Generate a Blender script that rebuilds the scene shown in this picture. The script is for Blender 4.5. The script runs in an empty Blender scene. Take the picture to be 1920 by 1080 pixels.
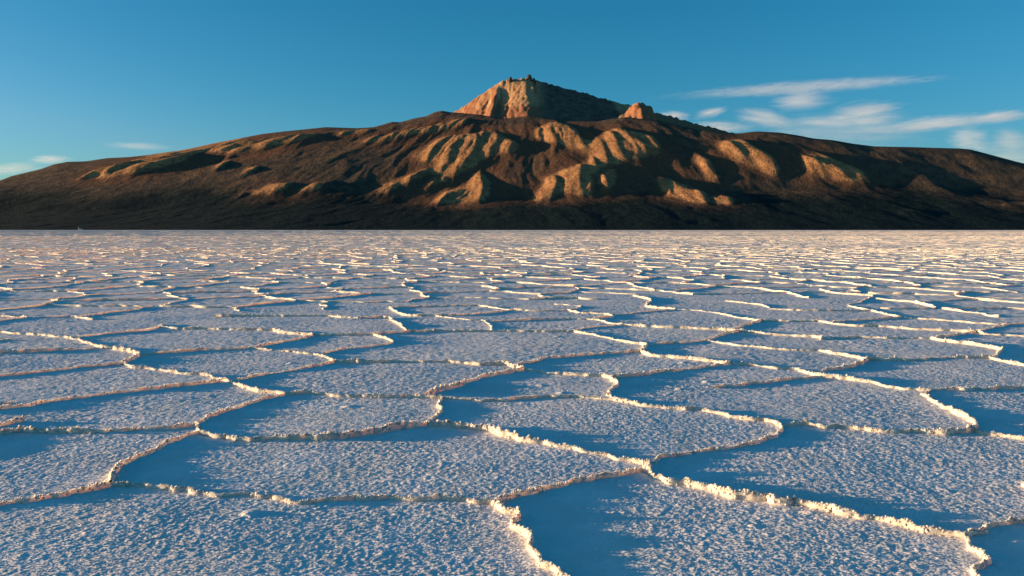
import bpy, bmesh, math, random
import numpy as np
from mathutils import Vector, Matrix, kdtree
from mathutils.geometry import delaunay_2d_cdt

# ------------------------------------------------------------------ camera, sky, sun, exposure
scene = bpy.context.scene
COL = scene.collection
CAM_H = 1.3                       # eye height above the salt, metres
FOCAL = 1500.0 / 1920.0           # focal length / image width
PITCH = math.radians(4.156)
cam_data = bpy.data.cameras.new('camera')
cam_data.sensor_width = 36.0
cam_data.lens = 36.0 * FOCAL
cam_data.clip_start = 0.05
cam_data.clip_end = 150000.0
cam = bpy.data.objects.new('camera', cam_data)
cam.location = (0, 0, CAM_H)
cam.rotation_euler = (math.radians(90) - PITCH, 0, 0)
COL.objects.link(cam)
scene.camera = cam

SUN_EL = math.radians(4.0)
SUN_BACK = math.radians(1.5)      # how far the sun stands behind the line straight to the left
SUN_DIR = Vector((-math.cos(SUN_BACK) * math.cos(SUN_EL), math.sin(SUN_BACK) * math.cos(SUN_EL), math.sin(SUN_EL)))

world = bpy.data.worlds.new('World')
scene.world = world
world.use_nodes = True
wn, wl = world.node_tree.nodes, world.node_tree.links
for n in list(wn): wn.remove(n)
sky = wn.new('ShaderNodeTexSky')
sky.sky_type = 'NISHITA'
sky.sun_disc = False
sky.sun_elevation = SUN_EL
sky.sun_rotation = math.atan2(SUN_DIR.x, SUN_DIR.y)
sky.altitude = 2200
sky.air_density = 1.0
sky.dust_density = 4.0
sky.ozone_density = 3.0
# the film's response to the clear sky: red falls off faster than green and blue
sep_ = wn.new('ShaderNodeSeparateColor'); comb = wn.new('ShaderNodeCombineColor')
def wmath(op, x, y, clamp=False):
    n = wn.new('ShaderNodeMath'); n.operation = op; n.use_clamp = clamp
    for i, v in enumerate((x, y)):
        if isinstance(v, bpy.types.NodeSocket): wl.new(v, n.inputs[i])
        else: n.inputs[i].default_value = v
    return n.outputs[0]
wl.new(sky.outputs[0], sep_.inputs[0])
red = wmath('MULTIPLY', sep_.outputs[0], wmath('MINIMUM', wmath('MULTIPLY', sep_.outputs[0], 0.56), 0.50))
wl.new(red, comb.inputs[0])
wl.new(wmath('MULTIPLY', sep_.outputs[1], 0.68), comb.inputs[1])
wl.new(wmath('MULTIPLY', sep_.outputs[2], 0.665), comb.inputs[2])
bg = wn.new('ShaderNodeBackground')
bg.inputs['Strength'].default_value = 0.15
wo = wn.new('ShaderNodeOutputWorld')
wl.new(comb.outputs[0], bg.inputs['Color'])
wl.new(bg.outputs[0], wo.inputs['Surface'])

sun_data = bpy.data.lights.new('sun', 'SUN')
sun_data.energy = 5.0
sun_data.color = (1.0, 0.64, 0.35)
sun_data.angle = math.radians(0.5)
sun = bpy.data.objects.new('sun', sun_data)
sun.rotation_euler = (-SUN_DIR).to_track_quat('-Z', 'Y').to_euler()
sun.location = (-20, 5, 20)
COL.objects.link(sun)

scene.view_settings.view_transform = 'Standard'
scene.view_settings.look = 'None'
scene.view_settings.gamma = 1.0
scene.view_settings.use_curve_mapping = False
scene.view_settings.exposure = 1.26
scene.render.engine = 'CYCLES'
scene.cycles.max_bounces = 6
scene.cycles.diffuse_bounces = 3
scene.cycles.volume_bounces = 2
scene.cycles.volume_step_rate = 0.5
scene.cycles.transparent_max_bounces = 16

# ------------------------------------------------------------------ numpy noise
rng = np.random.default_rng(7)
_PERM = rng.permutation(65536).astype(np.int64)
def _hash(ix, iy, seed):
    a = _PERM[(ix + seed * 7919) & 65535]
    a = _PERM[(a + iy) & 65535]
    return a
_ANG = np.arange(65536) * (2 * math.pi / 65536.0)
_GX = np.cos(_ANG * 977.0).astype(np.float32); _GY = np.sin(_ANG * 977.0).astype(np.float32)
def perlin(x, y, seed=0):
    x = np.asarray(x, dtype=np.float64); y = np.asarray(y, dtype=np.float64)
    ix = np.floor(x).astype(np.int64); iy = np.floor(y).astype(np.int64)
    fx = (x - ix).astype(np.float32); fy = (y - iy).astype(np.float32)
    u = fx * fx * fx * (fx * (fx * 6 - 15) + 10); v = fy * fy * fy * (fy * (fy * 6 - 15) + 10)
    def g(dx, dy):
        h = _hash(ix + dx, iy + dy, seed)
        return _GX[h] * (fx - dx) + _GY[h] * (fy - dy)
    a = g(0, 0) * (1 - u) + g(1, 0) * u
    b = g(0, 1) * (1 - u) + g(1, 1) * u
    return (a * (1 - v) + b * v) * 1.5
def fbm(x, y, seed=0, octs=4, gain=0.5):
    s = 0; a = 1.0
    for o in range(octs):
        s = s + a * perlin(x * 2 ** o + o * 17.3, y * 2 ** o - o * 9.1, seed + o)
        a *= gain
    return s
def sstep(a, b, x):
    t = np.clip((x - a) / (b - a), 0, 1)
    return t * t * (3 - 2 * t)

# ------------------------------------------------------------------ mesh / object helpers
def mesh_from(name, verts, faces, mat, smooth=False):
    """verts (n,3) array; faces (m,3) or (m,4) int array, or a list of such arrays"""
    me = bpy.data.meshes.new(name)
    fl = faces if isinstance(faces, list) else [faces]
    fl = [f for f in fl if len(f)]
    nl = sum(f.size for f in fl); nf = sum(len(f) for f in fl)
    me.vertices.add(len(verts)); me.loops.add(nl); me.polygons.add(nf)
    me.vertices.foreach_set('co', np.ascontiguousarray(verts, dtype=np.float32).ravel())
    me.loops.foreach_set('vertex_index', np.concatenate([f.ravel() for f in fl]).astype(np.int32))
    starts = []; off = 0
    for f in fl:
        starts.append(off + np.arange(len(f)) * f.shape[1]); off += f.size
    me.polygons.foreach_set('loop_start', np.concatenate(starts).astype(np.int32))
    me.polygons.foreach_set('use_smooth', np.full(nf, smooth))
    me.update(calc_edges=True)
    me.materials.append(mat)
    return me
def link(name, me, parent=None, loc=None):
    o = bpy.data.objects.new(name, me)
    COL.objects.link(o)
    if parent: o.parent = parent
    if loc is not None: o.location = loc
    return o
def tag(o, label=None, cat=None, group=None, kind=None):
    if label: o['label'] = label
    if cat: o['category'] = cat
    if group: o['group'] = group
    if kind: o['kind'] = kind
    return o

# ------------------------------------------------------------------ materials
class NT:
    def __init__(self, name):
        self.m = bpy.data.materials.new(name); self.m.use_nodes = True
        self.t = self.m.node_tree; self.n = self.t.nodes; self.l = self.t.links
        for x in list(self.n): self.n.remove(x)
        self.out = self.n.new('ShaderNodeOutputMaterial')
    def node(self, kind, **kw):
        x = self.n.new(kind)
        for k, v in kw.items(): setattr(x, k, v)
        return x
    def set(self, x, key, v):
        if isinstance(v, bpy.types.NodeSocket): self.l.new(v, x.inputs[key])
        else: x.inputs[key].default_value = v
    def coord(self): 
        return self.node('ShaderNodeNewGeometry').outputs['Position']
    def noise(self, vec, scale, detail=4, rough=0.55, dist=0.0):
        x = self.node('ShaderNodeTexNoise')
        self.l.new(vec, x.inputs['Vector'])
        x.inputs['Scale'].default_value = scale; x.inputs['Detail'].default_value = detail
        x.inputs['Roughness'].default_value = rough; x.inputs['Distortion'].default_value = dist
        return x.outputs['Fac']
    def scale_vec(self, vec, s):
        x = self.node('ShaderNodeVectorMath', operation='MULTIPLY')
        self.l.new(vec, x.inputs[0]); x.inputs[1].default_value = s
        return x.outputs[0]
    def math(self, op, a, b=0.0, c=None, clamp=False):
        x = self.node('ShaderNodeMath', operation=op, use_clamp=clamp)
        self.set(x, 0, a); self.set(x, 1, b)
        if c is not None: self.set(x, 2, c)
        return x.outputs[0]
    def ramp(self, fac, lo, hi):
        x = self.node('ShaderNodeMapRange', clamp=True)
        x.interpolation_type = 'SMOOTHSTEP'
        self.set(x, 0, fac); self.set(x, 1, lo); self.set(x, 2, hi)
        return x.outputs[0]
    def mix(self, fac, a, b):
        x = self.node('ShaderNodeMix', data_type='RGBA')
        self.set(x, 'Factor', fac)
        for k, v in (('A', a), ('B', b)):
            if isinstance(v, tuple) and len(v) == 3: v = v + (1.0,)
            i = [s for s in x.inputs if s.name == k and s.type == 'RGBA'][0]
            if isinstance(v, bpy.types.NodeSocket): self.l.new(v, i)
            else: i.default_value = v
        return [s for s in x.outputs if s.type == 'RGBA'][0]
    def bump(self, height, strength, dist, normal=None):
        x = self.node('ShaderNodeBump')
        x.inputs['Strength'].default_value = strength; x.inputs['Distance'].default_value = dist
        self.l.new(height, x.inputs['Height'])
        if normal: self.l.new(normal, x.inputs['Normal'])
        return x.outputs[0]
    def grain(self, vec, scale, k):
        """facets far smaller than a pixel: the normal leans by a noise vector"""
        x = self.node('ShaderNodeTexNoise'); self.l.new(vec, x.inputs['Vector'])
        x.inputs['Scale'].default_value = scale; x.inputs['Detail'].default_value = 2.0
        sub = self.node('ShaderNodeVectorMath', operation='SUBTRACT'); self.l.new(x.outputs['Color'], sub.inputs[0]); sub.inputs[1].default_value = (0.5, 0.5, 0.5)
        mul = self.node('ShaderNodeVectorMath', operation='MULTIPLY'); self.l.new(sub.outputs[0], mul.inputs[0]); mul.inputs[1].default_value = (k, k, 0.0)
        add = self.node('ShaderNodeVectorMath', operation='ADD'); self.l.new(mul.outputs[0], add.inputs[0])
        self.l.new(self.node('ShaderNodeNewGeometry').outputs['Normal'], add.inputs[1])
        nrm = self.node('ShaderNodeVectorMath', operation='NORMALIZE'); self.l.new(add.outputs[0], nrm.inputs[0])
        return nrm.outputs[0]
    def principled(self, color, rough=0.85, spec=0.2, normal=None):
        x = self.node('ShaderNodeBsdfPrincipled')
        self.set(x, 'Base Color', color if isinstance(color, bpy.types.NodeSocket) else tuple(color) + (1.0,))
        self.set(x, 'Roughness', rough); x.inputs['Specular IOR Level'].default_value = spec
        if normal: self.l.new(normal, x.inputs['Normal'])
        self.l.new(x.outputs[0], self.out.inputs['Surface'])
        return self.m

def mat_plate():
    t = NT('salt_plate'); p = t.coord()
    n = t.noise(p, 3.0, 5); n2 = t.noise(p, 120.0, 3)
    c = t.mix(t.ramp(n, 0.35, 0.7), (0.73, 0.73, 0.72), (0.82, 0.83, 0.84))
    c = t.mix(t.ramp(n2, 0.55, 0.75), c, (0.86, 0.87, 0.88))
    b = t.grain(p, 95.0, 1.3)
    dust = t.noise(p, 0.9, 4, 0.6, 0.5)
    c = t.mix(t.math('MULTIPLY', t.ramp(dust, 0.50, 0.75), 0.35), c, (0.70, 0.65, 0.58))
    return t.principled(c, 0.8, 0.25, b)
def mat_ridge():
    t = NT('salt_ridge'); p = t.coord()
    n = t.noise(p, 9.0, 5); n2 = t.noise(p, 80.0, 3)
    c = t.mix(t.ramp(n, 0.35, 0.7), (0.68, 0.57, 0.46), (0.77, 0.68, 0.58))
    c = t.mix(t.ramp(n2, 0.45, 0.7), c, (0.76, 0.68, 0.59))
    b = t.bump(t.noise(p, 120.0, 4, 0.65), 0.8, 0.006)
    m_ = t.principled(c, 0.8, 0.25, b)
    pb = [n_ for n_ in t.n if n_.type == 'BSDF_PRINCIPLED'][0]      # salt crust lets light through
    pb.inputs['Subsurface Weight'].default_value = 0.8
    pb.inputs['Subsurface Radius'].default_value = (1.0, 0.75, 0.55)
    pb.inputs['Subsurface Scale'].default_value = 0.045
    return m_
def mat_far():
    t = NT('salt_far'); p = t.coord()
    n = t.noise(p, 0.6, 5)
    c = t.mix(t.ramp(n, 0.35, 0.7), (0.78, 0.76, 0.73), (0.86, 0.85, 0.83))
    return t.principled(c, 0.9, 0.1, t.grain(p, 6.0, 3.4))
M_PLATE, M_RIDGE, M_FAR = mat_plate(), mat_ridge(), mat_far()

# ------------------------------------------------------------------ the salt ridges: surveyed lines (metres, camera foot = origin)
RIDGES = [
 [(-2.577,3.597),(-2.42,3.697),(-2.327,3.734),(-2.246,3.78),(-2.162,3.842),(-2.1,3.898),(-2.038,3.981)],
 [(-2.042,3.989),(-2.121,4.158),(-2.152,4.291),(-2.149,4.433),(-2.117,4.573),(-2.1,4.734),(-2.078,4.843),(-2.048,4.971),(-2.003,5.037)],
 [(-2.003,5.037),(-2.097,5.232),(-2.104,5.427),(-2.059,5.588),(-1.993,5.828),(-1.914,6.07),(-1.793,6.25)],
 [(-2.098,5.218),(-2.247,5.161),(-2.451,5.119),(-2.689,5.064),(-2.929,5.064),(-3.152,5.092),(-3.276,5.037),(-3.503,4.971)],
 [(-2.003,5.037),(-1.821,4.932),(-1.632,4.894),(-1.512,4.881),(-1.32,4.906),(-1.069,4.932),(-0.877,5.037),(-0.713,5.161),(-0.57,5.262)],
 [(-0.57,5.262),(-0.566,5.397),(-0.512,5.654),(-0.538,5.9),(-0.542,6.129)],
 [(-1.793,6.25),(-1.686,6.291),(-1.502,6.27),(-1.333,6.168),(-0.967,6.149),(-0.779,6.168),(-0.542,6.129)],
 [(-0.671,6.209),(-0.541,6.418),(-0.4,6.665),(-0.298,6.907),(-0.167,7.086),(0.0,7.247),(0.114,7.331)],
 [(-0.542,6.129),(-0.344,6.07),(-0.216,6.031),(-0.012,6.07),(0.248,6.129),(0.565,6.109),(0.771,6.012)],
 [(0.771,6.012),(0.767,6.312),(0.879,6.619),(0.867,6.882),(0.803,7.008),(0.489,7.113),(0.37,7.139),(0.114,7.331)],
 [(0.771,6.012),(0.957,5.828),(1.23,5.688),(1.338,5.688),(1.469,5.571),(1.592,5.397),(1.72,5.397),(1.766,5.262),(1.778,5.189)],
 [(1.778,5.189),(1.681,4.971),(1.613,4.906),(1.476,4.794),(1.326,4.71),(1.155,4.652),(0.988,4.551),(0.845,4.475),(0.773,4.361),(0.711,4.252)],
 [(0.711,4.252),(0.591,4.176),(0.43,4.076),(0.279,4.015),(0.199,3.947),(0.084,3.858),(-0.008,3.787),(-0.076,3.697)],
 [(-0.548,5.218),(-0.388,5.204),(-0.209,5.133),(-0.095,5.024),(0.046,4.856),(0.194,4.758),(0.324,4.687),(0.481,4.573),(0.608,4.454),(0.72,4.361),(0.761,4.341)],
 [(-2.042,3.989),(-1.931,3.973),(-1.844,3.973),(-1.714,3.914),(-1.621,3.89),(-1.5,3.842),(-1.358,3.834),(-1.269,3.842),(-1.108,3.764),(-0.965,3.734),(-0.826,3.787),(-0.618,3.795),(-0.461,3.78),(-0.354,3.787),(-0.226,3.764),(-0.171,3.734),(-0.099,3.727),(-0.07,3.69)],
 [(-0.07,3.69),(-0.037,3.625),(0.017,3.563),(0.017,3.47),(0.041,3.357),(0.071,3.251),(0.09,3.119),(0.124,3.012),(0.171,2.935),(0.234,2.836),(0.276,2.67),(0.271,2.455)],
 [(0.711,4.252),(0.758,4.112),(0.817,4.015),(0.869,3.989),(0.95,3.931),(1.029,3.874),(1.133,3.78),(1.234,3.787),(1.245,3.734),(1.344,3.712),(1.447,3.632),(1.543,3.549),(1.648,3.502),(1.697,3.425),(1.783,3.357),(1.866,3.315),(1.913,3.291)],
 [(1.913,3.291),(1.873,3.173),(1.859,3.072),(1.792,2.993),(1.758,2.917),(1.708,2.793),(1.573,2.595)],
 [(1.913,3.291),(1.968,3.327),(2.084,3.4),(2.21,3.457),(2.275,3.47),(2.5,3.556),(2.749,3.597)],
 [(1.787,5.218),(1.886,5.247),(1.985,5.247),(2.057,5.175),(2.226,5.161),(2.311,5.133),(2.388,5.037),(2.607,5.064),(2.682,5.024),(2.801,5.024),(2.991,5.105)],
 [(2.991,5.105),(3.005,5.024),(3.092,4.971),(3.192,4.906),(3.348,4.794),(3.587,4.722)],
 [(2.991,5.105),(3.122,5.291),(3.14,5.475),(3.153,5.688),(3.188,5.937),(3.244,6.209),(3.366,6.354)],
 [(3.366,6.354),(3.16,6.462),(3.041,6.712),(2.871,6.882),(2.692,7.06),(2.661,7.247),(2.652,7.388),(2.487,7.388),(2.306,7.563),(2.104,7.623)],
 [(3.366,6.354),(3.594,6.418),(3.648,6.375),(3.915,6.44),(4.199,6.484),(4.658,6.642)],
 [(2.742,6.932),(2.472,6.882),(2.18,6.736),(1.888,6.619),(1.673,6.528)],
 [(2.104,7.623),(1.884,7.504),(1.58,7.331),(1.333,7.247),(1.212,7.113),(1.006,7.008),(0.902,6.932)],
 [(3.563,7.94),(3.503,8.177),(3.388,8.355),(3.273,8.541),(2.999,8.579),(2.76,8.736),(2.523,8.939),(2.379,9.152),(2.298,9.376)],
 [(3.563,7.94),(3.259,7.563),(3.061,7.416),(2.842,7.275),(2.689,7.193)],
 [(3.563,7.94),(3.649,7.94),(3.884,7.874),(4.309,8.006),(4.67,8.006),(4.81,8.006)],
 [(4.81,8.006),(4.899,8.073),(5.107,8.355),(5.33,8.618)],
 [(4.81,8.006),(4.845,7.715),(4.888,7.563),(5.028,7.247),(5.233,7.06)],
 [(5.33,8.618),(5.232,8.981),(5.065,9.196),(4.991,9.468)],
 [(4.991,9.468),(4.709,9.515),(4.389,9.515),(4.13,9.61),(3.878,9.515),(3.67,9.422)],
 [(3.67,9.422),(3.723,9.61),(3.517,9.756),(3.192,9.907),(2.9,10.169)],
 [(2.9,10.169),(2.627,9.856),(2.298,9.376)],
 [(2.298,9.376),(1.967,9.152),(1.748,9.066),(1.52,8.939)],
 [(1.52,8.939),(1.316,9.196),(1.15,9.515),(0.973,9.856),(0.767,10.115),(0.679,10.115)],
 [(0.679,10.115),(0.319,10.115),(-0.136,10.169),(-0.594,10.169),(-0.908,10.169),(-1.269,10.115),(-1.643,9.907),(-2.107,9.806),(-2.455,9.806)],
 [(1.407,8.541),(1.112,8.392),(0.819,8.283),(0.529,8.108),(0.341,8.04),(0.249,7.874),(0.067,7.654),(0.025,7.504)],
 [(1.52,8.939),(1.383,8.466),(1.453,8.212),(1.724,8.006),(1.87,7.874),(2.104,7.623)],
 [(0.114,7.331),(0.0,7.563),(-0.103,7.654),(-0.308,7.623),(-0.483,7.715),(-0.681,7.778),(-1.099,7.778),(-1.444,7.747),(-1.743,7.778)],
 [(-1.743,7.778),(-1.941,8.177),(-2.218,8.392),(-2.452,8.541),(-2.636,8.579),(-2.895,8.736)],
 [(-1.743,7.778),(-1.869,7.563),(-2.024,7.331),(-2.204,7.113),(-2.328,6.907),(-2.402,6.76)],
 [(-3.776,7.684),(-3.573,7.474),(-3.368,7.388),(-3.139,7.247),(-2.938,7.113),(-2.745,7.06),(-2.565,6.882),(-2.402,6.76)],
 [(-2.402,6.76),(-2.149,6.462),(-2.002,6.354),(-1.793,6.25)],
 [(-2.484,6.76),(-2.78,6.573),(-2.991,6.397),(-3.172,6.291),(-3.341,6.109),(-3.506,5.919),(-3.573,5.81),(-3.713,5.722),(-3.891,5.588)],
 [(-3.776,7.684),(-3.845,8.142),(-4.058,8.466),(-4.287,8.618),(-4.442,8.696),(-4.559,8.776)],
 [(-3.776,7.684),(-4.022,7.533),(-4.246,7.331),(-4.409,7.193),(-4.567,7.06),(-4.778,6.882)],
 [(-4.559,8.776),(-4.919,9.152),(-5.284,9.515),(-5.577,9.658),(-5.955,9.856),(-6.165,9.907),(-6.517,10.115),(-7.179,10.388)],
 [(-4.518,8.696),(-4.77,8.579),(-5.014,8.503),(-5.231,8.392),(-5.393,8.355),(-5.689,8.212)],
 [(-5.284,9.562),(-5.114,9.856),(-4.935,10.115),(-4.779,10.277),(-4.725,10.559),(-4.809,10.981)],
 [(-3.877,8.212),(-3.708,8.355),(-3.405,8.541),(-3.067,8.657),(-2.895,8.736),(-2.763,8.939),(-2.638,9.196),(-2.511,9.515),(-2.455,9.806)],
 [(-2.455,9.806),(-2.869,10.01),(-3.124,10.277),(-3.654,10.333),(-4.043,10.445),(-4.394,10.445),(-4.727,10.676)],
 [(-1.712,9.806),(-1.533,9.515),(-1.371,9.152),(-1.607,8.857),(-1.862,8.657),(-1.978,8.355)],
 [(-1.351,10.223),(-1.491,10.736),(-1.7,11.369),(-1.872,11.786),(-2.254,11.715),(-2.528,11.786)],
 [(-2.528,11.786),(-2.84,12.006),(-3.379,12.006),(-3.967,12.006),(-4.506,12.006)],
 [(-0.254,10.223),(-0.288,10.736),(-0.404,11.369),(-0.671,11.505),(-1.151,12.006)],
 [(-1.151,12.006),(-1.629,12.157),(-2.053,13.332)],
 [(-1.151,12.006),(-0.709,12.157),(-0.309,12.472),(0.0,12.888)],
 [(0.0,12.888),(-0.33,13.332),(-0.615,13.71)],
 [(-0.615,13.71),(-1.385,13.519),(-2.053,13.332)],
 [(1.507,10.857),(1.333,11.044),(1.18,11.505),(0.566,11.574),(-0.301,11.237)],
 [(1.507,10.857),(1.041,10.559),(0.717,10.169)],
 [(1.519,11.932),(1.427,12.312),(1.086,12.472),(0.883,12.802)],
 [(1.519,11.932),(1.18,11.505)],
 [(0.883,12.802),(1.15,13.519),(0.745,13.908)],
 [(0.883,12.802),(0.4,12.718),(0.0,12.888)],
 [(1.507,10.857),(2.033,10.559),(2.255,10.502),(2.779,10.277),(2.9,10.169)],
 [(3.56,11.369),(3.338,11.859),(3.213,12.392),(2.976,12.802),(2.668,12.974)],
 [(3.56,11.369),(3.097,10.736),(2.828,10.277)],
 [(2.668,12.974),(2.29,13.519),(2.567,14.756),(2.386,15.714)],
 [(2.668,12.974),(2.091,12.635),(1.538,12.081)],
 [(3.56,11.369),(3.941,11.303),(4.342,11.303),(4.421,11.044)],
 [(4.421,11.044),(4.609,10.736),(4.92,10.676),(5.249,10.388),(5.732,10.169),(5.889,10.063)],
 [(5.889,10.063),(6.375,10.559),(6.832,10.918)],
 [(5.889,10.063),(5.344,9.707),(4.991,9.468)],
 [(5.889,10.063),(5.869,9.856),(6.225,9.658),(6.485,9.468)],
 [(6.832,10.918),(6.569,11.044),(6.25,11.369),(5.877,11.644),(5.767,11.786)],
 [(5.767,11.786),(5.763,12.234),(5.771,12.802)],
 [(5.767,11.786),(5.167,11.505),(4.698,11.303),(4.421,11.044)],
 [(5.771,12.802),(5.783,13.71),(6.258,14.319),(7.116,15.714)],
 [(7.116,15.714),(6.649,16.379),(6.715,17.408)],
 [(5.771,12.802),(4.742,12.802),(4.225,13.062)],
 [(4.283,13.241),(4.283,13.908),(3.891,14.535)],
 [(6.832,10.918),(7.534,11.237)],
]

TRACED = [(-1.66,2.30),(-7.61,10.86),(-5.76,11.30),(-5.15,11.64),(-4.82,12.63),(-2.47,14.21),(0.89,14.76),(2.63,16.38),(5.46,15.10),(6.86,17.10),(7.54,16.11),(6.47,13.06),(8.02,11.50),(1.66,2.30)]   # outline of the ground the surveyed lines cover

def catmull(pts, step):
    P = np.array(pts, dtype=float)
    if len(P) == 2: P = np.array([P[0], (P[0] + P[1]) / 2, P[1]])
    Q = np.vstack([2 * P[0] - P[1], P, 2 * P[-1] - P[-2]])
    out = []
    for i in range(1, len(Q) - 2):
        a, b, c, d = Q[i - 1], Q[i], Q[i + 1], Q[i + 2]
        n = max(2, int(np.linalg.norm(c - b) / step * 1.3))
        t = np.linspace(0, 1, n, endpoint=False)[:, None]
        out.append(0.5 * (2 * b + (c - a) * t + (2 * a - 5 * b + 4 * c - d) * t ** 2 + (3 * b - a - 3 * c + d) * t ** 3))
    out.append(P[-1][None])
    return resample(np.vstack(out), step)
def resample(C, step):
    d = np.r_[0, np.cumsum(np.linalg.norm(np.diff(C, axis=0), axis=1))]
    n = max(2, int(round(d[-1] / step)))
    s = np.linspace(0, d[-1], n + 1)
    return np.c_[np.interp(s, d, C[:, 0]), np.interp(s, d, C[:, 1])]
def wiggle(C, amp, wl_, seed):
    """small sideways wander that fades at both ends so junctions stay joined"""
    n = len(C); s = np.r_[0, np.cumsum(np.linalg.norm(np.diff(C, axis=0), axis=1))]
    f = np.minimum(1, np.minimum(s, s[-1] - s) / 0.15)
    ox = fbm(C[:, 0] / wl_ + seed, C[:, 1] / wl_, 50, 3); oy = fbm(C[:, 0] / wl_, C[:, 1] / wl_ + seed, 60, 3)
    return C + np.c_[ox, oy] * amp * f[:, None]
def inside(poly, x, y):
    r = np.zeros(np.shape(x), bool); n = len(poly)
    for i in range(n):
        x0, y0 = poly[i]; x1, y1 = poly[i - 1]
        if y0 == y1: continue
        r ^= ((y0 > y) != (y1 > y)) & (x < (x1 - x0) * (y - y0) / (y1 - y0) + x0)
    return r

def voronoi_edges(y0, y1, spacing, seed, slope=0.74, pad=5.0):
    r = np.random.default_rng(seed)
    pts = []
    ys = np.arange(y0 - 2 * spacing, y1 + 2 * spacing, spacing)
    for j, yy in enumerate(ys):
        w = slope * max(abs(yy), 1) + pad + spacing
        xs = np.arange(-w, w, spacing * 1.12)
        xs = xs + (0.5 * spacing if j % 2 else 0)
        q = np.c_[xs, np.full(len(xs), yy)] + r.uniform(-0.46, 0.46, (len(xs), 2)) * spacing
        pts.append(q)
    pts = np.vstack(pts)
    V, E, Fc, *_ = delaunay_2d_cdt([Vector(p) for p in pts], [], [], 0, 1e-6)
    V = np.array([tuple(v) for v in V]); T = np.array([f for f in Fc if len(f) == 3])
    A, B, C = V[T[:, 0]], V[T[:, 1]], V[T[:, 2]]
    d = 2 * (A[:, 0] * (B[:, 1] - C[:, 1]) + B[:, 0] * (C[:, 1] - A[:, 1]) + C[:, 0] * (A[:, 1] - B[:, 1]))
    a2, b2, c2 = (A ** 2).sum(1), (B ** 2).sum(1), (C ** 2).sum(1)
    cx = (a2 * (B[:, 1] - C[:, 1]) + b2 * (C[:, 1] - A[:, 1]) + c2 * (A[:, 1] - B[:, 1])) / d
    cy = (a2 * (C[:, 0] - B[:, 0]) + b2 * (A[:, 0] - C[:, 0]) + c2 * (B[:, 0] - A[:, 0])) / d
    cc = np.c_[cx, cy]
    own = {}; res = []
    for k, tri in enumerate(T):
        for i in range(3):
            e = (min(tri[i], tri[i - 1]), max(tri[i], tri[i - 1]))
            if e in own:
                p, q = cc[own[e]], cc[k]
                if 0.12 * spacing < np.hypot(*(p - q)) < 2.2 * spacing: res.append((p, q))
            else: own[e] = k
    res = np.array(res); m = res.mean(1)
    keep = (m[:, 1] > y0) & (m[:, 1] < y1) & (np.abs(m[:, 0]) < slope * np.abs(m[:, 1]) + pad)
    return res[keep]

lines = []                                   # (curve points, nearest distance)
for i, p in enumerate(RIDGES):
    C = catmull(p, 0.012)
    lines.append(wiggle(C, 0.028, 0.13, i * 3.7))
near_edges = voronoi_edges(-3.0, 58.0, 1.55, 11)
mid = near_edges.mean(1)
near_edges = near_edges[~inside(TRACED, mid[:, 0], mid[:, 1])]
for i, (p, q) in enumerate(near_edges):
    if inside(TRACED, np.array([p[0]]), np.array([p[1]]))[0] and inside(TRACED, np.array([q[0]]), np.array([q[1]]))[0]: continue
    C = resample(np.array([p, q]), 0.03 if max(p[1], q[1]) < 26 else 0.08)
    lines.append(wiggle(C, 0.12, 0.7, i * 1.3))
DIST = [float(np.hypot(C[:, 0], C[:, 1]).min()) if C[:, 1].max() > 2.2 and (np.abs(C[:, 0]) < 0.72 * C[:, 1] + 0.4).any() else 900.0 for C in lines]

# ------------------------------------------------------------------ ridge meshes
ICO = bmesh.new(); bmesh.ops.create_icosphere(ICO, subdivisions=1, radius=1.0)
ICO_V = np.array([v.co[:] for v in ICO.verts]); ICO_F = np.array([[v.index for v in f.verts] for f in ICO.faces]); ICO.free()
def ridge_height(C, seed, base):
    x, y = C[:, 0], C[:, 1]
    big = perlin(x / 0.75 + seed, y / 0.75, 71); mid_ = perlin(x / 0.17, y / 0.17 + seed, 72); fine = perlin(x / 0.055, y / 0.055, 73)
    h = base * np.clip(0.90 + 0.50 * big + 0.34 * mid_ + 0.22 * fine, 0.22, 1.7)
    return h
def sweep(C, h, w, K, rough, seed):
    T = np.gradient(C, axis=0); T /= np.linalg.norm(T, axis=1)[:, None] + 1e-9
    N = np.c_[-T[:, 1], T[:, 0]]
    u = np.linspace(-1, 1, K)
    P = C[:, None, :] + N[:, None, :] * (u[None, :, None] * w[:, None, None])
    prof = np.clip(1 - np.abs(u) ** 2.3, 0, 1)
    z = h[:, None] * prof[None, :]
    if rough:
        nz = perlin(P[..., 0] / 0.022, P[..., 1] / 0.022, 31) + 0.6 * perlin(P[..., 0] / 0.012, P[..., 1] / 0.012, 32)
        z = z + rough * nz * (0.35 + prof[None, :])
        P = P + (rough * 0.9 * np.stack([perlin(P[..., 0] / 0.02, P[..., 1] / 0.02, 33), perlin(P[..., 0] / 0.02, P[..., 1] / 0.02, 34)], -1)) * prof[None, :, None]
    z[:, 0] = -0.035; z[:, -1] = -0.035
    V = np.concatenate([P, z[..., None]], -1)
    n = len(C)
    idx = np.arange(n * K).reshape(n, K)
    Q = np.stack([idx[:-1, :-1], idx[1:, :-1], idx[1:, 1:], idx[:-1, 1:]], -1).reshape(-1, 4)
    return V.reshape(-1, 3), Q
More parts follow.
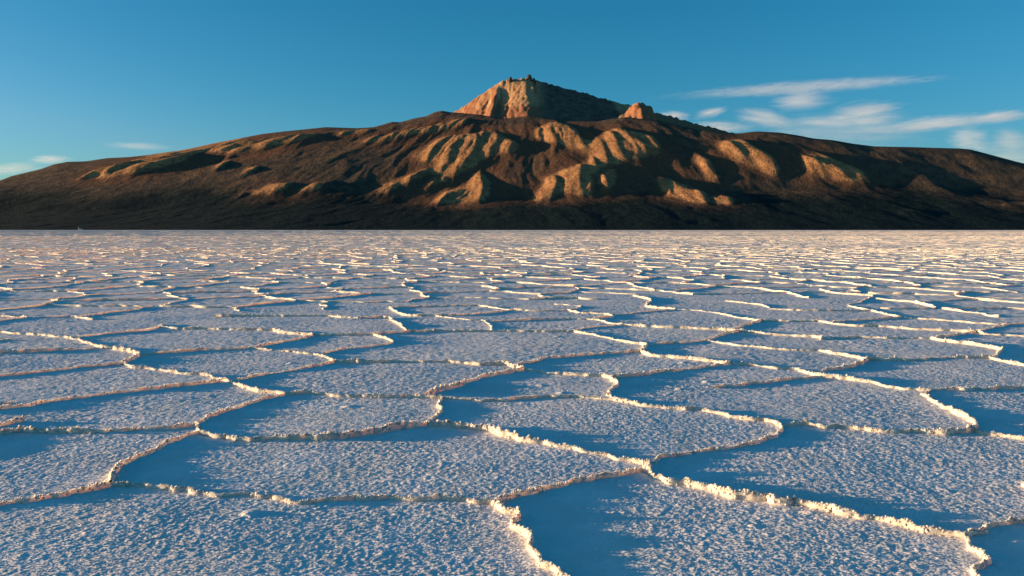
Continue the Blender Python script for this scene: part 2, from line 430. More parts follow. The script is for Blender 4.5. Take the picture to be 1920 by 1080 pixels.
def nodules(C, h, w, per_m, r0, r1, rs):
    L = np.linalg.norm(np.diff(C, axis=0), axis=1).sum()
    n = int(L * per_m)
    if n < 1: return np.zeros((0, 3)), np.zeros((0, 3), int)
    k = rs.integers(0, len(C), n); T = np.gradient(C, axis=0)[k]; T /= np.linalg.norm(T, axis=1)[:, None] + 1e-9
    N = np.c_[-T[:, 1], T[:, 0]]
    u = np.clip(rs.normal(0, 0.62, n), -1.6, 1.6)
    c = C[k] + N * (u * w[k])[:, None]
    r = rs.uniform(r0, r1, n) * (0.75 + 0.5 * rs.random(n) ** 3) * np.clip(h[k] / 0.045, 0.45, 1.25)
    z = h[k] * np.clip(1 - np.abs(u) ** 1.7, 0, 1) + r * rs.uniform(0.1, 0.9, n)
    V = ICO_V[None] * (rs.uniform(0.65, 1.3, (n, len(ICO_V), 1))) * rs.uniform(0.75, 1.3, (n, 1, 3)) * r[:, None, None]
    V = V + np.c_[c, z][:, None, :]
    Fc = ICO_F[None] + (np.arange(n) * len(ICO_V))[:, None, None]
    return V.reshape(-1, 3), Fc.reshape(-1, 3)

# the flat itself: one sheet out past the mountain's foot
flat_v = []; xs = np.array([-60000, -9000, -1500, -300, 0, 300, 1500, 9000, 60000.0]); ys = np.array([-20000, -200, 39.2, 40.0, 200, 1500, 5000, 9000, 60000.0])
gx, gy = np.meshgrid(xs, ys)
flat_v = np.c_[gx.ravel(), gy.ravel(), np.where(gy.ravel() > 39.5, -0.004, -0.045)]
ii = np.arange(gx.size).reshape(gx.shape)
flat_q = np.stack([ii[:-1, :-1], ii[:-1, 1:], ii[1:, 1:], ii[1:, :-1]], -1).reshape(-1, 4)
salt_flat = link('salt_flat', mesh_from('salt_flat', flat_v, flat_q, M_FAR))
tag(salt_flat, 'wide white salt flat broken into polygon plates by raised salt ridges', kind='structure')

order = np.argsort(DIST)
part_ids = set(int(i) for i in order[:290] if DIST[i] < 800)
rest_v, rest_f, off = [], [], 0
rs = np.random.default_rng(5)
ridge_pts = []
for i in order:
    C = lines[i]; D = DIST[i]
    base = 0.032 if D < 14 else 0.032 - 0.013 * min(1, (D - 14) / 35)
    if D > 100:   step, K, per = 0.20, 4, 0
    elif D < 6:   step, K, per = 0.012, 9, 310
    elif D < 9:   step, K, per = 0.016, 7, 200
    elif D < 14:  step, K, per = 0.024, 6, 110
    elif D < 26:  step, K, per = 0.06, 5, 18
    else:         step, K, per = 0.20, 4, 0
    C2 = resample(C, step)
    if D < 14:                                # beyond the edges of the view the crust is sketched more coarsely
        inv_ = (np.abs(C2[:, 0]) < 0.665 * C2[:, 1] + 0.16) & (C2[:, 1] > 2.5)
        if not inv_.any(): C2 = resample(C, 0.08)
        elif not inv_.all():
            keep_ = inv_ | (np.arange(len(C2)) % 6 == 0); keep_[0] = keep_[-1] = True
            C2 = C2[keep_]
    h = (0.80 if D < 14 else 1.0) * ridge_height(C2, (int(i) % 97) * 0.37, base * (1 + 0.25 * math.sin(i * 2.1)))
    w = 0.0195 * (1 + 0.35 * perlin(C2[:, 0] / 0.3, C2[:, 1] / 0.3, 77)) * np.clip(h / 0.05, 0.6, 1.35)
    V, Q = sweep(C2, h, w, K, 0.006 if D < 9 else (0.005 if D < 14 else 0), i)
    NV, NF = nodules(C2, h, w, per, 0.0038, 0.0115, rs) if per and D < 26 else (np.zeros((0, 3)), np.zeros((0, 3), int))
    ridge_pts.append(np.c_[resample(C, max(step, 0.03)), np.interp(np.linspace(0, 1, len(resample(C, max(step, 0.03)))), np.linspace(0, 1, len(h)), h)])
    NF = NF + len(V)
    VV = np.vstack([V, NV])
    if int(i) in part_ids:
        o0 = np.array([C2[:, 0].mean(), C2[:, 1].mean(), 0.0])
        link('salt_ridge', mesh_from('salt_ridge', VV - o0, [Q, NF], M_RIDGE, smooth=True), salt_flat, o0)
    else:
        rest_v.append(VV); rest_f.append(Q + off); off += len(VV)

# far ridges: the same network going on toward the shore, as one mass
def far_ridges(edges, n, hh, ww, seed):
    r = np.random.default_rng(seed)
    E = len(edges); t = np.linspace(0, 1, n + 1)
    P = edges[:, 0][:, None, :] * (1 - t)[None, :, None] + edges[:, 1][:, None, :] * t[None, :, None]
    P[:, 1:-1] += r.normal(0, ww * 1.3, (E, n - 1, 2))
    d = edges[:, 1] - edges[:, 0]; d /= np.linalg.norm(d, axis=1)[:, None]
    N = np.c_[-d[:, 1], d[:, 0]][:, None, :] * ww
    z = hh * np.clip(1 + 0.5 * r.normal(0, 1, (E, n + 1)), 0.1, 2.0)
    a = np.concatenate([P - N, np.full((E, n + 1, 1), -0.05)], -1)
    b = np.concatenate([P, z[..., None]], -1)
    c = np.concatenate([P + N, np.full((E, n + 1, 1), -0.05)], -1)
    V = np.stack([a, b, c], 2)
    idx = np.arange(E * (n + 1) * 3).reshape(E, n + 1, 3)
    Q = np.stack([idx[:, :-1, :-1], idx[:, 1:, :-1], idx[:, 1:, 1:], idx[:, :-1, 1:]], -1).reshape(-1, 4)
    return V.reshape(-1, 3), Q
for (ya, yb, sp, n, hh, ww, sd) in ((57, 170, 2.0, 2, 0.013, 0.08, 21), (168, 480, 5.0, 2, 0.020, 0.17, 22), (470, 1700, 18.0, 2, 0.075, 0.65, 23)):
    V, Q = far_ridges(voronoi_edges(ya, yb, sp, sd, 0.70, 3.0), n, hh, ww, sd)
    rest_v.append(V); rest_f.append(Q + off); off += len(V)
o = link('salt_ridge_network', mesh_from('salt_ridge_network', np.vstack(rest_v), np.vstack(rest_f), M_RIDGE, smooth=False), salt_flat)
tag(o, kind='stuff')

# ------------------------------------------------------------------ the salt plates between the ridges
RC = 0.05; RX0, RX1, RY0, RY1 = -34.0, 34.0, -2.6, 40.0
NX, NY = int((RX1 - RX0) / RC), int((RY1 - RY0) / RC)
wall = np.zeros((NX, NY), bool)
for C in lines:
    C2 = resample(C, 0.02)
    a = ((C2[:, 0] - RX0) / RC).astype(int); b = ((C2[:, 1] - RY0) / RC).astype(int)
    for da, db in ((0, 0), (1, 0), (0, 1), (-1, 0), (0, -1)):
        aa, bb = a + da, b + db
        ok = (aa >= 0) & (aa < NX) & (bb >= 0) & (bb < NY)
        wall[aa[ok], bb[ok]] = True
gx, gy = np.meshgrid(RX0 + (np.arange(NX) + 0.5) * RC, RY0 + (np.arange(NY) + 0.5) * RC, indexing='ij')
lab = np.where(wall | (np.abs(gx) > 0.74 * np.abs(gy) + 4.6), 0, -1).astype(np.int32)
outside = np.abs(gx) > 0.74 * np.abs(gy) + 4.6
def run_label(free):
    """connected regions by row runs and union-find"""
    parent = [0]
    def find(a):
        while parent[a] != a:
            parent[a] = parent[parent[a]]; a = parent[a]
        return a
    L = np.zeros(free.shape, np.int32)
    prev = []
    for i in range(free.shape[0]):
        row = np.r_[False, free[i], False].astype(np.int8)
        dlt = np.diff(row); st = np.where(dlt == 1)[0]; en = np.where(dlt == -1)[0]
        cur = []; j = 0
        for s, e in zip(st.tolist(), en.tolist()):
            idn = 0
            while j < len(prev) and prev[j][1] <= s: j += 1
            k = j
            while k < len(prev) and prev[k][0] < e:
                r = find(prev[k][2])
                if not idn: idn = r
                elif r != idn: parent[max(r, idn)] = min(r, idn); idn = min(r, idn)
                k += 1
            if not idn:
                idn = len(parent); parent.append(idn)
            cur.append((s, e, idn)); L[i, s:e] = idn
        prev = cur
    root = np.array([find(a) for a in range(len(parent))])
    return root[L]
lab = run_label(lab == -1)
ids, cnt = np.unique(lab, return_counts=True)
small = ids[(cnt < 0.12 / RC ** 2)]
lab[np.isin(lab, small)] = 0
for _ in range(40):                                    # grow the plates under the ridges until they meet
    z = (lab == 0) & ~outside
    if not z.any(): break
    for ax, sh in ((0, 1), (0, -1), (1, 1), (1, -1)):
        r_ = np.roll(lab, sh, ax)
        lab = np.where(z & (lab == 0) & (r_ > 0), r_, lab)
ids = [int(k) for k in np.unique(lab) if k > 0]

kd_src = np.vstack([p for p in ridge_pts])
kd_src = kd_src[(np.hypot(kd_src[:, 0], kd_src[:, 1]) < 42)]
kd = kdtree.KDTree(len(kd_src))
for k, p in enumerate(kd_src): kd.insert((p[0], p[1], 0), k)
kd.balance()
# distance to the nearest ridge, on a coarse raster, then sampled bilinearly
DC = 0.05
dgx = RX0 + np.arange(NX) * DC; dgy = RY0 + np.arange(NY) * DC
near_field = np.full((NX, NY), 9.0, np.float32); hgt_field = np.zeros((NX, NY), np.float32)
rad = 9
offs = [(i, j) for i in range(-rad, rad + 1) for j in range(-rad, rad + 1)]
ka = np.round((kd_src[:, 0] - RX0) / DC).astype(int); kb = np.round((kd_src[:, 1] - RY0) / DC).astype(int)
cell = {}
ok = (ka >= 0) & (ka < NX) & (kb >= 0) & (kb < NY)
key = ka[ok] * NY + kb[ok]; src = kd_src[ok]
_, first = np.unique(key, return_index=True)
ka, kb, src = ka[ok][first], kb[ok][first], src[first]
for i, j in offs:
    aa, bb = ka + i, kb + j
    k2 = (aa >= 0) & (aa < NX) & (bb >= 0) & (bb < NY)
    d = np.hypot(dgx[np.clip(aa, 0, NX - 1)] - src[:, 0], dgy[np.clip(bb, 0, NY - 1)] - src[:, 1])
    np.minimum.at(near_field, (aa[k2], bb[k2]), d[k2].astype(np.float32))
def ridge_dist(x, y):
    fx = np.clip((x - RX0) / DC, 0, NX - 1.001); fy = np.clip((y - RY0) / DC, 0, NY - 1.001)
    i = fx.astype(int); j = fy.astype(int); u = fx - i; v = fy - j
    return (near_field[i, j] * (1 - u) * (1 - v) + near_field[i + 1, j] * u * (1 - v) + near_field[i, j + 1] * (1 - u) * v + near_field[i + 1, j + 1] * u * v)

OCT = [(0.33, 0.0012), (0.11, 0.0008), (0.055, 0.0008), (0.030, 0.0012)]
GRIT = 0.118
def plate_z(x, y, c):
    d = ridge_dist(x, y)
    z = 0.005 * np.exp(-(d / 0.05)) - 0.004 + 0.010 * perlin(x / 1.3, y / 1.3, 90)
    for k, (wl_, a) in enumerate(OCT):
        if wl_ < 1.9 * c: break
        n = perlin(x / wl_, y / wl_, 91 + k)
        if k >= 2: n = np.where(n > 0, n * 1.5, n * 0.7)   # crystals stand up more than pits go down
        z = z + a * n
    # single crystals: every point of the crust stands a little higher or lower than its neighbour
    hsh = _hash(np.round(x / c).astype(np.int64), np.round(y / c).astype(np.int64), 5) / 65535.0
    patch = np.clip(0.85 + 0.35 * perlin(x / 0.21, y / 0.21, 97) + 0.55 * perlin(x / 0.9, y / 0.9, 98), 0.25, 1.6)
    z = z + GRIT * c ** 0.75 * (hsh ** 1.6 - 0.38) * patch
    # sparse little clods of salt
    cl = perlin(x / 0.16 + 40, y / 0.16, 99)
    z = z + 0.010 * sstep(0.70, 1.0, cl)
    return z
rest_v, rest_f, off = [], [], 0
info = []
for k in ids:
    pass
lab_flat = lab.ravel(); srt = np.argsort(lab_flat, kind='stable'); sl = lab_flat[srt]
bounds = np.searchsorted(sl, ids + [ids[-1] + 1])
for n_, k in enumerate(ids):
    cells = srt[bounds[n_]:np.searchsorted(sl, k, 'right')]
    a, b = cells // NY, cells % NY
    x, y = RX0 + (a + 0.5) * RC, RY0 + (b + 0.5) * RC
    vis = (y > 2.5) & (np.abs(x) < 0.66 * y + 0.1)
    info.append((float(np.hypot(x, y)[vis].min()) if vis.any() else 900.0, k, a.min(), a.max(), b.min(), b.max()))
info.sort()
for rank, (D, k, a0, a1, b0, b1) in enumerate(info):
    c = 0.0085 if D < 4.9 else 0.0145 if D < 7.6 else 0.0235 if D < 12 else 0.05 if D < 22 else 0.11
    if D > 100: c = 0.10
    x0, x1, y0, y1 = RX0 + a0 * RC, RX0 + (a1 + 1) * RC, RY0 + b0 * RC, RY0 + (b1 + 1) * RC
    gi = np.arange(math.floor(x0 / c), math.ceil(x1 / c) + 1); gj = np.arange(math.floor(y0 / c), math.ceil(y1 / c) + 1)
    cx, cy = np.meshgrid((gi[:-1] + 0.5) * c, (gj[:-1] + 0.5) * c, indexing='ij')
    ia = np.clip(((cx - RX0) / RC).astype(int), 0, NX - 1); ib = np.clip(((cy - RY0) / RC).astype(int), 0, NY - 1)
    own = lab[ia, ib] == k
    if not own.any(): continue
    W = len(gj)
    # ground beyond the edges of the view is meshed in blocks of 4 x 4 cells
    bi, bj = (gi[:-1] // 4), (gj[:-1] // 4)
    bx, by = (bi + 0.5) * 4 * c, (bj + 0.5) * 4 * c
    seen = (np.abs(bx)[:, None] < 0.665 * by[None, :] + 0.16) & (by[None, :] > 2.55)
    full = np.zeros_like(own)
    if D < 12:
        i0, j0 = int((-gi[0]) % 4), int((-gj[0]) % 4)
        ni, nj = (own.shape[0] - i0) // 4, (own.shape[1] - j0) // 4
        if ni > 0 and nj > 0:
            blk = (own & ~seen)[i0:i0 + 4 * ni, j0:j0 + 4 * nj].reshape(ni, 4, nj, 4).all((1, 3))
            full[i0:i0 + 4 * ni, j0:j0 + 4 * nj] = np.repeat(np.repeat(blk, 4, 0), 4, 1)
            BI, BJ = np.where(blk); BI, BJ = BI * 4 + i0, BJ * 4 + j0
        else: BI = BJ = np.zeros(0, int)
    else: BI = BJ = np.zeros(0, int)
    I, J = np.where(own & ~full)
    q = np.concatenate([np.stack([I * W + J, (I + 1) * W + J, (I + 1) * W + J + 1, I * W + J + 1], -1),
                        np.stack([BI * W + BJ, (BI + 4) * W + BJ, (BI + 4) * W + BJ + 4, BI * W + BJ + 4], -1)])
    u, inv = np.unique(q.ravel(), return_inverse=True)
    vx, vy = gi[u // W] * c, gj[u % W] * c
    vz = plate_z(vx, vy, c)
    V = np.c_[vx, vy, vz]; Q = inv.reshape(-1, 4)
    if rank < 290 and D < 800:
        o0 = np.array([vx.mean(), vy.mean(), 0.0])
        link('salt_plate', mesh_from('salt_plate', V - o0, Q, M_PLATE, smooth=True), salt_flat, o0)
    else:
        rest_v.append(V); rest_f.append(Q + off); off += len(V)
if rest_v:
    o = link('salt_crust', mesh_from('salt_crust', np.vstack(rest_v), np.vstack(rest_f), M_PLATE, smooth=True), salt_flat)
    tag(o, kind='stuff')

# ------------------------------------------------------------------ the volcano
# Survey of the mountain from the camera spot: tangents of bearing (right +) and of elevation, in thousandths.
SKYLINE = [(-1036.7,7.3),(-836.5,20.5),(-702.5,45.6),(-635.3,64.7),(-621.8,69.9),(-605.1,73.9),(-585.1,78.5),(-568.3,84.4),(-551.7,87.6),(-528.5,88.3),(-501.9,92.2),(-475.5,93.5),(-455.6,95.5),(-429.1,98.8),(-409.2,101.4),(-389.3,105.3),(-369.4,109.9),(-349.5,113.8),(-329.6,117.7),(-309.7,121.6),(-283.3,124.9),(-256.9,127.5),(-230.5,130.1),(-210.8,129.4),(-191.0,128.8),(-171.2,130.1),(-161.3,132.7),(-148.1,136.6),(-138.3,135.9),(-121.8,140.5),(-105.3,143.7),(-95.4,148.9),(-86.8,150.9),(-75.6,148.3),(-64.5,150.2),(-54.5,160.6),(-42.7,167.7),(-29.5,176.8),(-19.0,181.9),(-15.1,180.0),(-6.6,180.6),(-3.9,183.2),(3.9,183.2),(13.1,182.6),(21.0,184.5),(28.9,181.9),(39.4,178.7),(50.5,180.0),(60.4,176.8),(72.2,172.2),(88.7,165.1),(98.5,163.8),(106.4,163.8),(116.3,161.2),(126.2,159.9),(132.8,156.7),(141.4,152.8),(144.6,154.7),(151.2,156.7),(164.4,154.1),(171.0,150.2),(179.0,143.1),(195.5,134.6),(212.1,130.7),(224.0,128.1),(230.6,125.5),(237.2,126.2),(276.8,122.3),(303.1,124.9),(329.5,123.6),(355.9,119.6),(372.5,116.4),(395.6,114.4),(422.1,109.9),(448.6,106.6),(488.2,105.9),(527.9,104.6),(554.3,104.0),(567.6,102.7),(580.9,99.4),(600.9,94.2),(621.0,88.9),(634.3,85.7),(687.9,71.9),(788.5,46.9),(956.3,17.2),(1090.1,4.0)]
SHOULDER = [(-1036.7,7.3),(-836.5,20.5),(-702.5,45.6),(-635.3,64.7),(-621.8,69.9),(-605.1,73.9),(-585.1,78.5),(-568.3,84.4),(-551.7,87.6),(-528.5,88.3),(-501.9,92.2),(-475.5,93.5),(-455.6,95.5),(-429.1,98.8),(-409.2,101.4),(-389.3,105.3),(-369.4,109.9),(-349.5,113.8),(-329.6,117.7),(-309.7,121.6),(-283.3,124.9),(-256.9,127.5),(-230.5,130.1),(-210.8,129.4),(-191.0,128.8),(-171.2,130.1),(-161.3,132.7),(-148.1,136.6),(-138.3,135.9),(-121.8,140.5),(-105.3,143.7),(-95.4,148.9),(-86.8,150.9),(-75.6,148.3),(-64.5,147.6),(-39.5,145.0),(-9.9,140.5),(19.7,143.7),(39.5,141.8),(65.8,137.2),(105.3,137.2),(139.5,142.4),(158.0,140.5),(179.0,138.5),(195.5,134.6),(212.1,130.7),(224.0,128.1),(230.6,125.5),(237.2,126.2),(276.8,122.3),(303.1,124.9),(329.5,123.6),(355.9,119.6),(372.5,116.4),(395.6,114.4),(422.1,109.9),(448.6,106.6),(488.2,105.9),(527.9,104.6),(554.3,104.0),(567.6,102.7),(580.9,99.4),(600.9,94.2),(621.0,88.9),(634.3,85.7),(687.9,71.9),(788.5,46.9),(956.3,17.2),(1090.1,4.0)]          # the lower crest in front of the summit cone
LIT_SPURS = [
 (1.00,[(-538.7,63.4),(-497.3,75.2),(-462.5,86.3),(-427.8,98.1),(-391.3,104.0),(-372.1,108.6),(-369.6,102.7),(-391.6,94.2),(-400.3,88.9),(-428.3,80.4),(-469.6,72.6),(-511.5,65.3)]),
 (1.00,[(-376.0,107.3),(-356.1,111.8),(-336.3,112.5),(-323.2,108.6),(-277.0,113.8),(-224.1,119.0),(-263.8,110.5),(-303.6,102.7),(-349.9,96.8),(-376.3,98.1)]),
 (0.80,[(-371.6,75.2),(-356.8,86.3),(-345.4,91.6),(-350.3,83.1),(-363.7,75.2)]),
 (0.80,[(-336.1,69.9),(-327.3,75.8),(-312.7,77.2),(-316.2,69.9),(-327.5,67.3)]),
 (1.00,[(-351.3,43.6),(-304.7,53.5),(-271.5,56.1),(-278.2,51.5),(-311.5,45.6)]),
 (1.00,[(-275.1,43.6),(-251.7,53.5),(-221.8,58.8),(-238.5,52.2),(-258.5,45.6)]),
 (1.00,[(-219.4,122.3),(-194.4,120.9),(-171.3,125.5),(-174.7,120.3),(-211.0,117.7)]),
 (1.00,[(-195.3,108.6),(-161.5,114.4),(-128.5,120.9),(-95.5,128.8),(-54.6,137.2),(-59.3,130.7),(-95.6,122.3),(-114.0,119.0),(-145.1,114.4),(-178.1,107.9)]),
 (1.00,[(-125.5,90.9),(-105.6,99.4),(-92.3,111.2),(-72.5,115.1),(-39.6,118.3),(-13.2,115.7),(0.0,111.2),(9.9,102.7),(0.0,96.1),(-16.5,94.2),(-39.6,92.9),(-52.8,91.6),(-66.1,86.3),(-79.3,84.4),(-95.8,84.4)]),
 (1.00,[(-76.0,84.4),(-59.4,94.2),(-36.3,91.6),(-39.6,86.3),(-56.2,79.8),(-72.7,76.5),(-95.9,73.2),(-132.4,60.1),(-155.7,48.9),(-175.7,42.3),(-179.0,43.6),(-158.9,54.8),(-139.0,63.4),(-112.5,71.3),(-95.9,76.5)]),
 (1.00,[(-36.3,86.3),(-52.9,76.5),(-72.8,68.6),(-92.7,58.8),(-112.6,50.2),(-135.9,38.4),(-140.6,36.4),(-112.6,53.5),(-89.3,66.7),(-66.1,78.5)]),
 (1.00,[(-106.1,35.1),(-72.9,45.6),(-53.0,56.8),(-46.3,69.9),(-39.7,71.9),(-33.1,63.4),(-25.2,58.1),(-29.8,46.9),(-34.5,37.0),(-53.1,35.7),(-79.6,35.1)]),
 (1.00,[(26.4,117.7),(32.9,125.5),(42.8,130.7),(56.0,132.0),(69.2,130.1),(79.1,122.3),(85.7,113.8),(92.4,107.3),(79.2,105.9),(66.0,107.9),(52.8,111.2),(36.3,112.5)]),
 (1.00,[(69.3,99.4),(92.4,105.9),(115.4,117.7),(128.5,122.3),(148.3,119.0),(174.8,112.5),(186.8,102.7),(178.3,95.5),(158.5,92.9),(140.1,87.6),(132.2,83.7),(115.7,82.4),(92.5,81.1),(99.1,89.6),(95.7,96.1)]),
 (1.00,[(92.5,82.4),(115.7,82.4),(105.8,76.5),(95.9,69.9),(99.3,56.8),(102.7,45.6),(66.3,46.9),(59.6,50.2),(53.0,45.6),(43.1,39.0),(26.5,35.1),(25.2,43.6),(33.1,48.2),(43.0,54.8),(41.0,63.4),(66.1,73.2)]),
 (1.00,[(107.2,66.7),(125.7,73.2),(135.6,71.9),(125.8,63.4),(119.2,56.8),(129.2,46.9),(135.9,44.3),(125.9,45.6),(112.6,56.8)]),
 (0.80,[(170.1,62.1),(178.7,64.7),(191.9,63.4),(218.6,53.5),(238.6,45.6),(245.4,33.7),(225.5,35.1),(205.5,38.4),(192.2,43.6),(190.1,52.2),(178.8,58.1)]),
 (1.00,[(248.6,40.3),(258.5,41.0),(275.2,36.4),(272.0,32.4),(255.4,33.7)]),
 (0.80,[(221.2,92.9),(237.8,89.6),(247.8,85.0),(244.7,76.5),(264.8,62.1),(251.5,61.4),(232.9,66.7),(236.1,76.5),(228.0,85.0)]),
 (1.00,[(258.6,109.2),(290.3,105.9),(313.6,96.1),(333.9,76.5),(327.5,69.9),(300.8,78.5),(284.1,86.3),(260.8,96.1)]),
 (1.00,[(360.0,91.6),(379.7,92.9),(396.4,86.3),(416.5,78.5),(440.0,66.7),(463.5,58.1),(440.3,59.4),(407.0,63.4),(380.3,71.9),(367.2,69.9)]),
 (0.50,[(506.4,60.1),(514.9,64.7),(543.2,50.2),(546.7,46.9),(523.4,50.2)]),
 (0.30,[(500.3,46.9),(543.5,43.6),(590.2,37.0),(636.8,33.7),(683.3,31.1),(683.8,21.8),(637.2,24.5),(597.1,29.8),(563.7,36.4)]),
 (0.30,[(471.3,23.2),(491.1,25.8),(521.0,24.5),(521.2,21.2),(484.6,21.2)])]           # outlines of sunlit patches; they steer both the relief and the painted-on gold
Y_SHORE, Y_CREST, Y_CONE = 5200.0, 8500.0, 9500.0
MX = np.r_[np.arange(-7800, -3600, 19.0), np.arange(-3600, 4200, 13.0), np.arange(4200, 8001, 19.0)]; MY = np.arange(5080, 10300, 23.0)
gx, gy = np.meshgrid(MX, MY, indexing='ij')
sk = np.array(SKYLINE) / 1000.0; sh = np.array(SHOULDER) / 1000.0
tb = gx / gy
# shoreline wanders a little; crest depth too
shore = Y_SHORE + 110 * fbm(gx / 1500, gx * 0 + 3.3, 201, 3)
crest = Y_CREST + 250 * perlin(gx / 3000, gx * 0 + 8.1, 205)
def profile(tb):
    return np.interp(tb, sk[:, 0], sk[:, 1]), np.interp(tb, sh[:, 0], sh[:, 1])
Hs, Hb = profile(tb)
Hs = Hb
t = (gy - shore) / (crest - shore)
tc = np.clip(t, 0, 1)
q = np.where(tc < 0.36, 0.235 * (tc / 0.36) ** 1.15, 0.235 + 0.765 * (1 - (1 - np.clip((tc - 0.36) / 0.64, 0, 1)) ** 1.35))
back = np.clip(t - 1.0, 0, 3)
Href = 0.158 + 0.065 * np.clip(tb + 0.02, -0.6, 0) / 0.6 + 0.06 * sstep(-0.05, 0.45, tb)          # the left flank faces the flat: its height hangs on depth, not on bearing
raw = Href * q
kk = 0.006
el = -kk * np.log(np.exp(-raw / kk) + np.exp(-np.maximum(Hb, 0.002) / kk))
el = np.maximum(el, 0) * sstep(-0.02, 0.03, tc) + 0 * el
hid = np.clip(raw - Hb, 0, 1)                                     # ground behind the crest line falls away again
base_z = el * gy
base_z = np.where(t < 0, -2.0 + 6 * t, base_z)
drop = np.where(Hs - Hb > 0.002, np.clip(gy - Y_CONE, 0, 9e9), np.clip(gy - crest, 0, 9e9))
base_z = base_z - drop * 0.45 - hid * gy * 0.25
env = sstep(0.0, 0.10, tc) * np.where(back > 0, np.clip(1 - back * 4, 0, 1), 1)       # relief dies at the shore and at the skyline
near_sky = 1 - sstep(0.86, 1.02, np.maximum(raw / np.maximum(Hb, 0.01), 0)) * (1 - sstep(0.01, 0.03, Hs - Hb)) * 0.92

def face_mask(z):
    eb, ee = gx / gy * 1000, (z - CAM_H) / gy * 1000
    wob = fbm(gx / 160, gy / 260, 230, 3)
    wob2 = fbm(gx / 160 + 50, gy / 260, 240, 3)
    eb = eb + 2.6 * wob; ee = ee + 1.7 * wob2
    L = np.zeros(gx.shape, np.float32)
    for wgt, pl in LIT_SPURS:
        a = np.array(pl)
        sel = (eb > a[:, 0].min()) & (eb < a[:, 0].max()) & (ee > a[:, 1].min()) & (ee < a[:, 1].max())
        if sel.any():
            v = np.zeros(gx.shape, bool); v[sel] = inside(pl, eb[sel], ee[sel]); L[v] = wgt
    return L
def blur(A, r, ax, times=2):
    for _ in range(times):
        P = np.concatenate([np.repeat(A.take([0], ax), r + 1, ax), A, np.repeat(A.take([-1], ax), r, ax)], ax)
        S = np.cumsum(P, ax, dtype=np.float64)
        n = A.shape[ax]
        A = (S.take(range(2 * r + 1, 2 * r + 1 + n), ax) - S.take(range(0, n), ax)) / (2 * r + 1)
    return A
rr = np.hypot(gx - 150.0, 9700.0 - gy)
th = np.arctan2(gx - 150.0, np.maximum(9700.0 - gy, 50.0))
tw = th * 2600 + 120 * perlin(gx / 700, gy / 700, 301) + 40 * perlin(gx / 260, gy / 260, 302)      # across the fall line
gul = fbm(tw / 230, rr / 900, 300, 4, 0.5)
ridged = 1 - np.abs(perlin(tw / 340, rr / 1600, 310)) * 2
small = fbm(tw / 80, rr / 260, 320, 4, 0.55)
steep = sstep(0.25, 0.5, tc)
rel = (13 * gul + 9 * ridged * steep) * (0.2 + 0.8 * steep) + 4.5 * small * (0.3 + 0.7 * steep)
cone = np.zeros_like(gx)
rel = rel * (1 - 0.45 * sstep(-0.12, -0.3, tb))
rel = 0.72 * rel * env * near_sky
z = base_z + rel
DXV = np.gradient(MX)
dbdx = blur(np.gradient(base_z, MX, axis=0), 6, 0, 2)
dbdx = np.where(cone > 0.02, np.minimum(dbdx, 0.2) * (1 - cone) + dbdx * cone, dbdx)
LEAK = DXV / 260.0
# spurs radiate from the summit: rounded ribs, gentler on the sun side
ph = th / 0.062 + 0.55 * perlin(gx / 420, gy / 700, 402) + 0.25 * perlin(gx / 160, gy / 300, 403)
fr = ph - np.floor(ph)
saw = np.where(fr < 0.82, fr / 0.82, (1 - fr) / 0.18)
saw = blur(saw - 0.5, 1, 0, 2)
ribP = np.clip(rr * 0.062, 60, 330) * (0.75 + 0.5 * perlin(gx / 500, gy / 500, 404))
ribA = 0.22 * 0.82 * ribP
for it in range(5):
    L = face_mask(z)
    Ls = blur(L, 1, 0, 2); Ls = blur(Ls, 2, 1, 2)
    push = Ls * np.maximum(0.0, 0.27 - dbdx)
    dz = np.zeros_like(z); acc = np.zeros(z.shape[1])
    for i in range(z.shape[0]):                     # each spur climbs away from the sun side and falls off slowly behind
        acc = acc + push[i] * DXV[i] - acc * LEAK[i]
        dz[i] = acc
    dz = dz - 0.45 * blur(dz, 60, 0, 2)
    dz = blur(dz, 2, 1, 1) + (Ls * 0.93 + 0.07) * ribA * (saw + 0.35) + 7 * Ls
    fine = 6.0 * (1 - 2.2 * np.abs(perlin(tw / 95, rr / 520, 410))) + 4.5 * (1 - 2.2 * np.abs(perlin(tw / 52, rr / 300, 412))) + 2.2 * (1 - 2.2 * np.abs(perlin(tw / 30, rr / 140, 414)))
    z = base_z + rel + (dz + fine * (0.15 + 0.85 * Ls)) * env * near_sky
# the bare summit: a steep face toward the sun, a gully, a bright facet, and a long dark back sloping off to the right
fan_out = 1.0 / (1 + 0.30 * (Y_CONE - gy) / 900.0)
xs_ = 150 + (gx - 150) * fan_out
f1 = 1752 + 0.66 * (xs_ + 105)
f2 = 1768 + 0.10 * (xs_ - 60)
f3 = 1786 - 0.265 * (xs_ - 140) - 0.10 * np.clip(gx - 150, 0, 200) * sstep(9450, 9000, gy)
kq = 14.0
cz = -kq * np.log(np.exp(-(f1 - 1700) / kq) + np.exp(-(f2 - 1700) / kq) + np.exp(-(f3 - 1700) / kq)) + 1700
cz = cz - 75 * np.clip((150 - xs_) / 250, 0, 1) * sstep(-160, -100, xs_) * sstep(9490, 9250, gy) - 25 * np.exp(-((xs_ + 230) / 40) ** 2) * sstep(9480, 9200, gy)
slope_y = np.where(gy < Y_CONE, -0.62 * (Y_CONE - gy), -0.75 * (gy - Y_CONE))
jag = 9 * fbm(xs_ / 42, gy / 260, 330, 3) + 13 * np.abs(perlin(xs_ / 70, gy / 150, 335)) + 10 * fbm(gx / 55, gy / 55, 338, 3) * sstep(100, 300, gx)
cz = cz + slope_y + jag - 6
kd_ = np.hypot(gx - 1352, (gy - 8640) * 0.75) * (1 + 0.25 * perlin(gx / 70, gy / 70, 341))
knob = 1350 - 0.0052 * kd_ ** 2 + 20 * fbm(gx / 60, gy / 130, 342, 3)
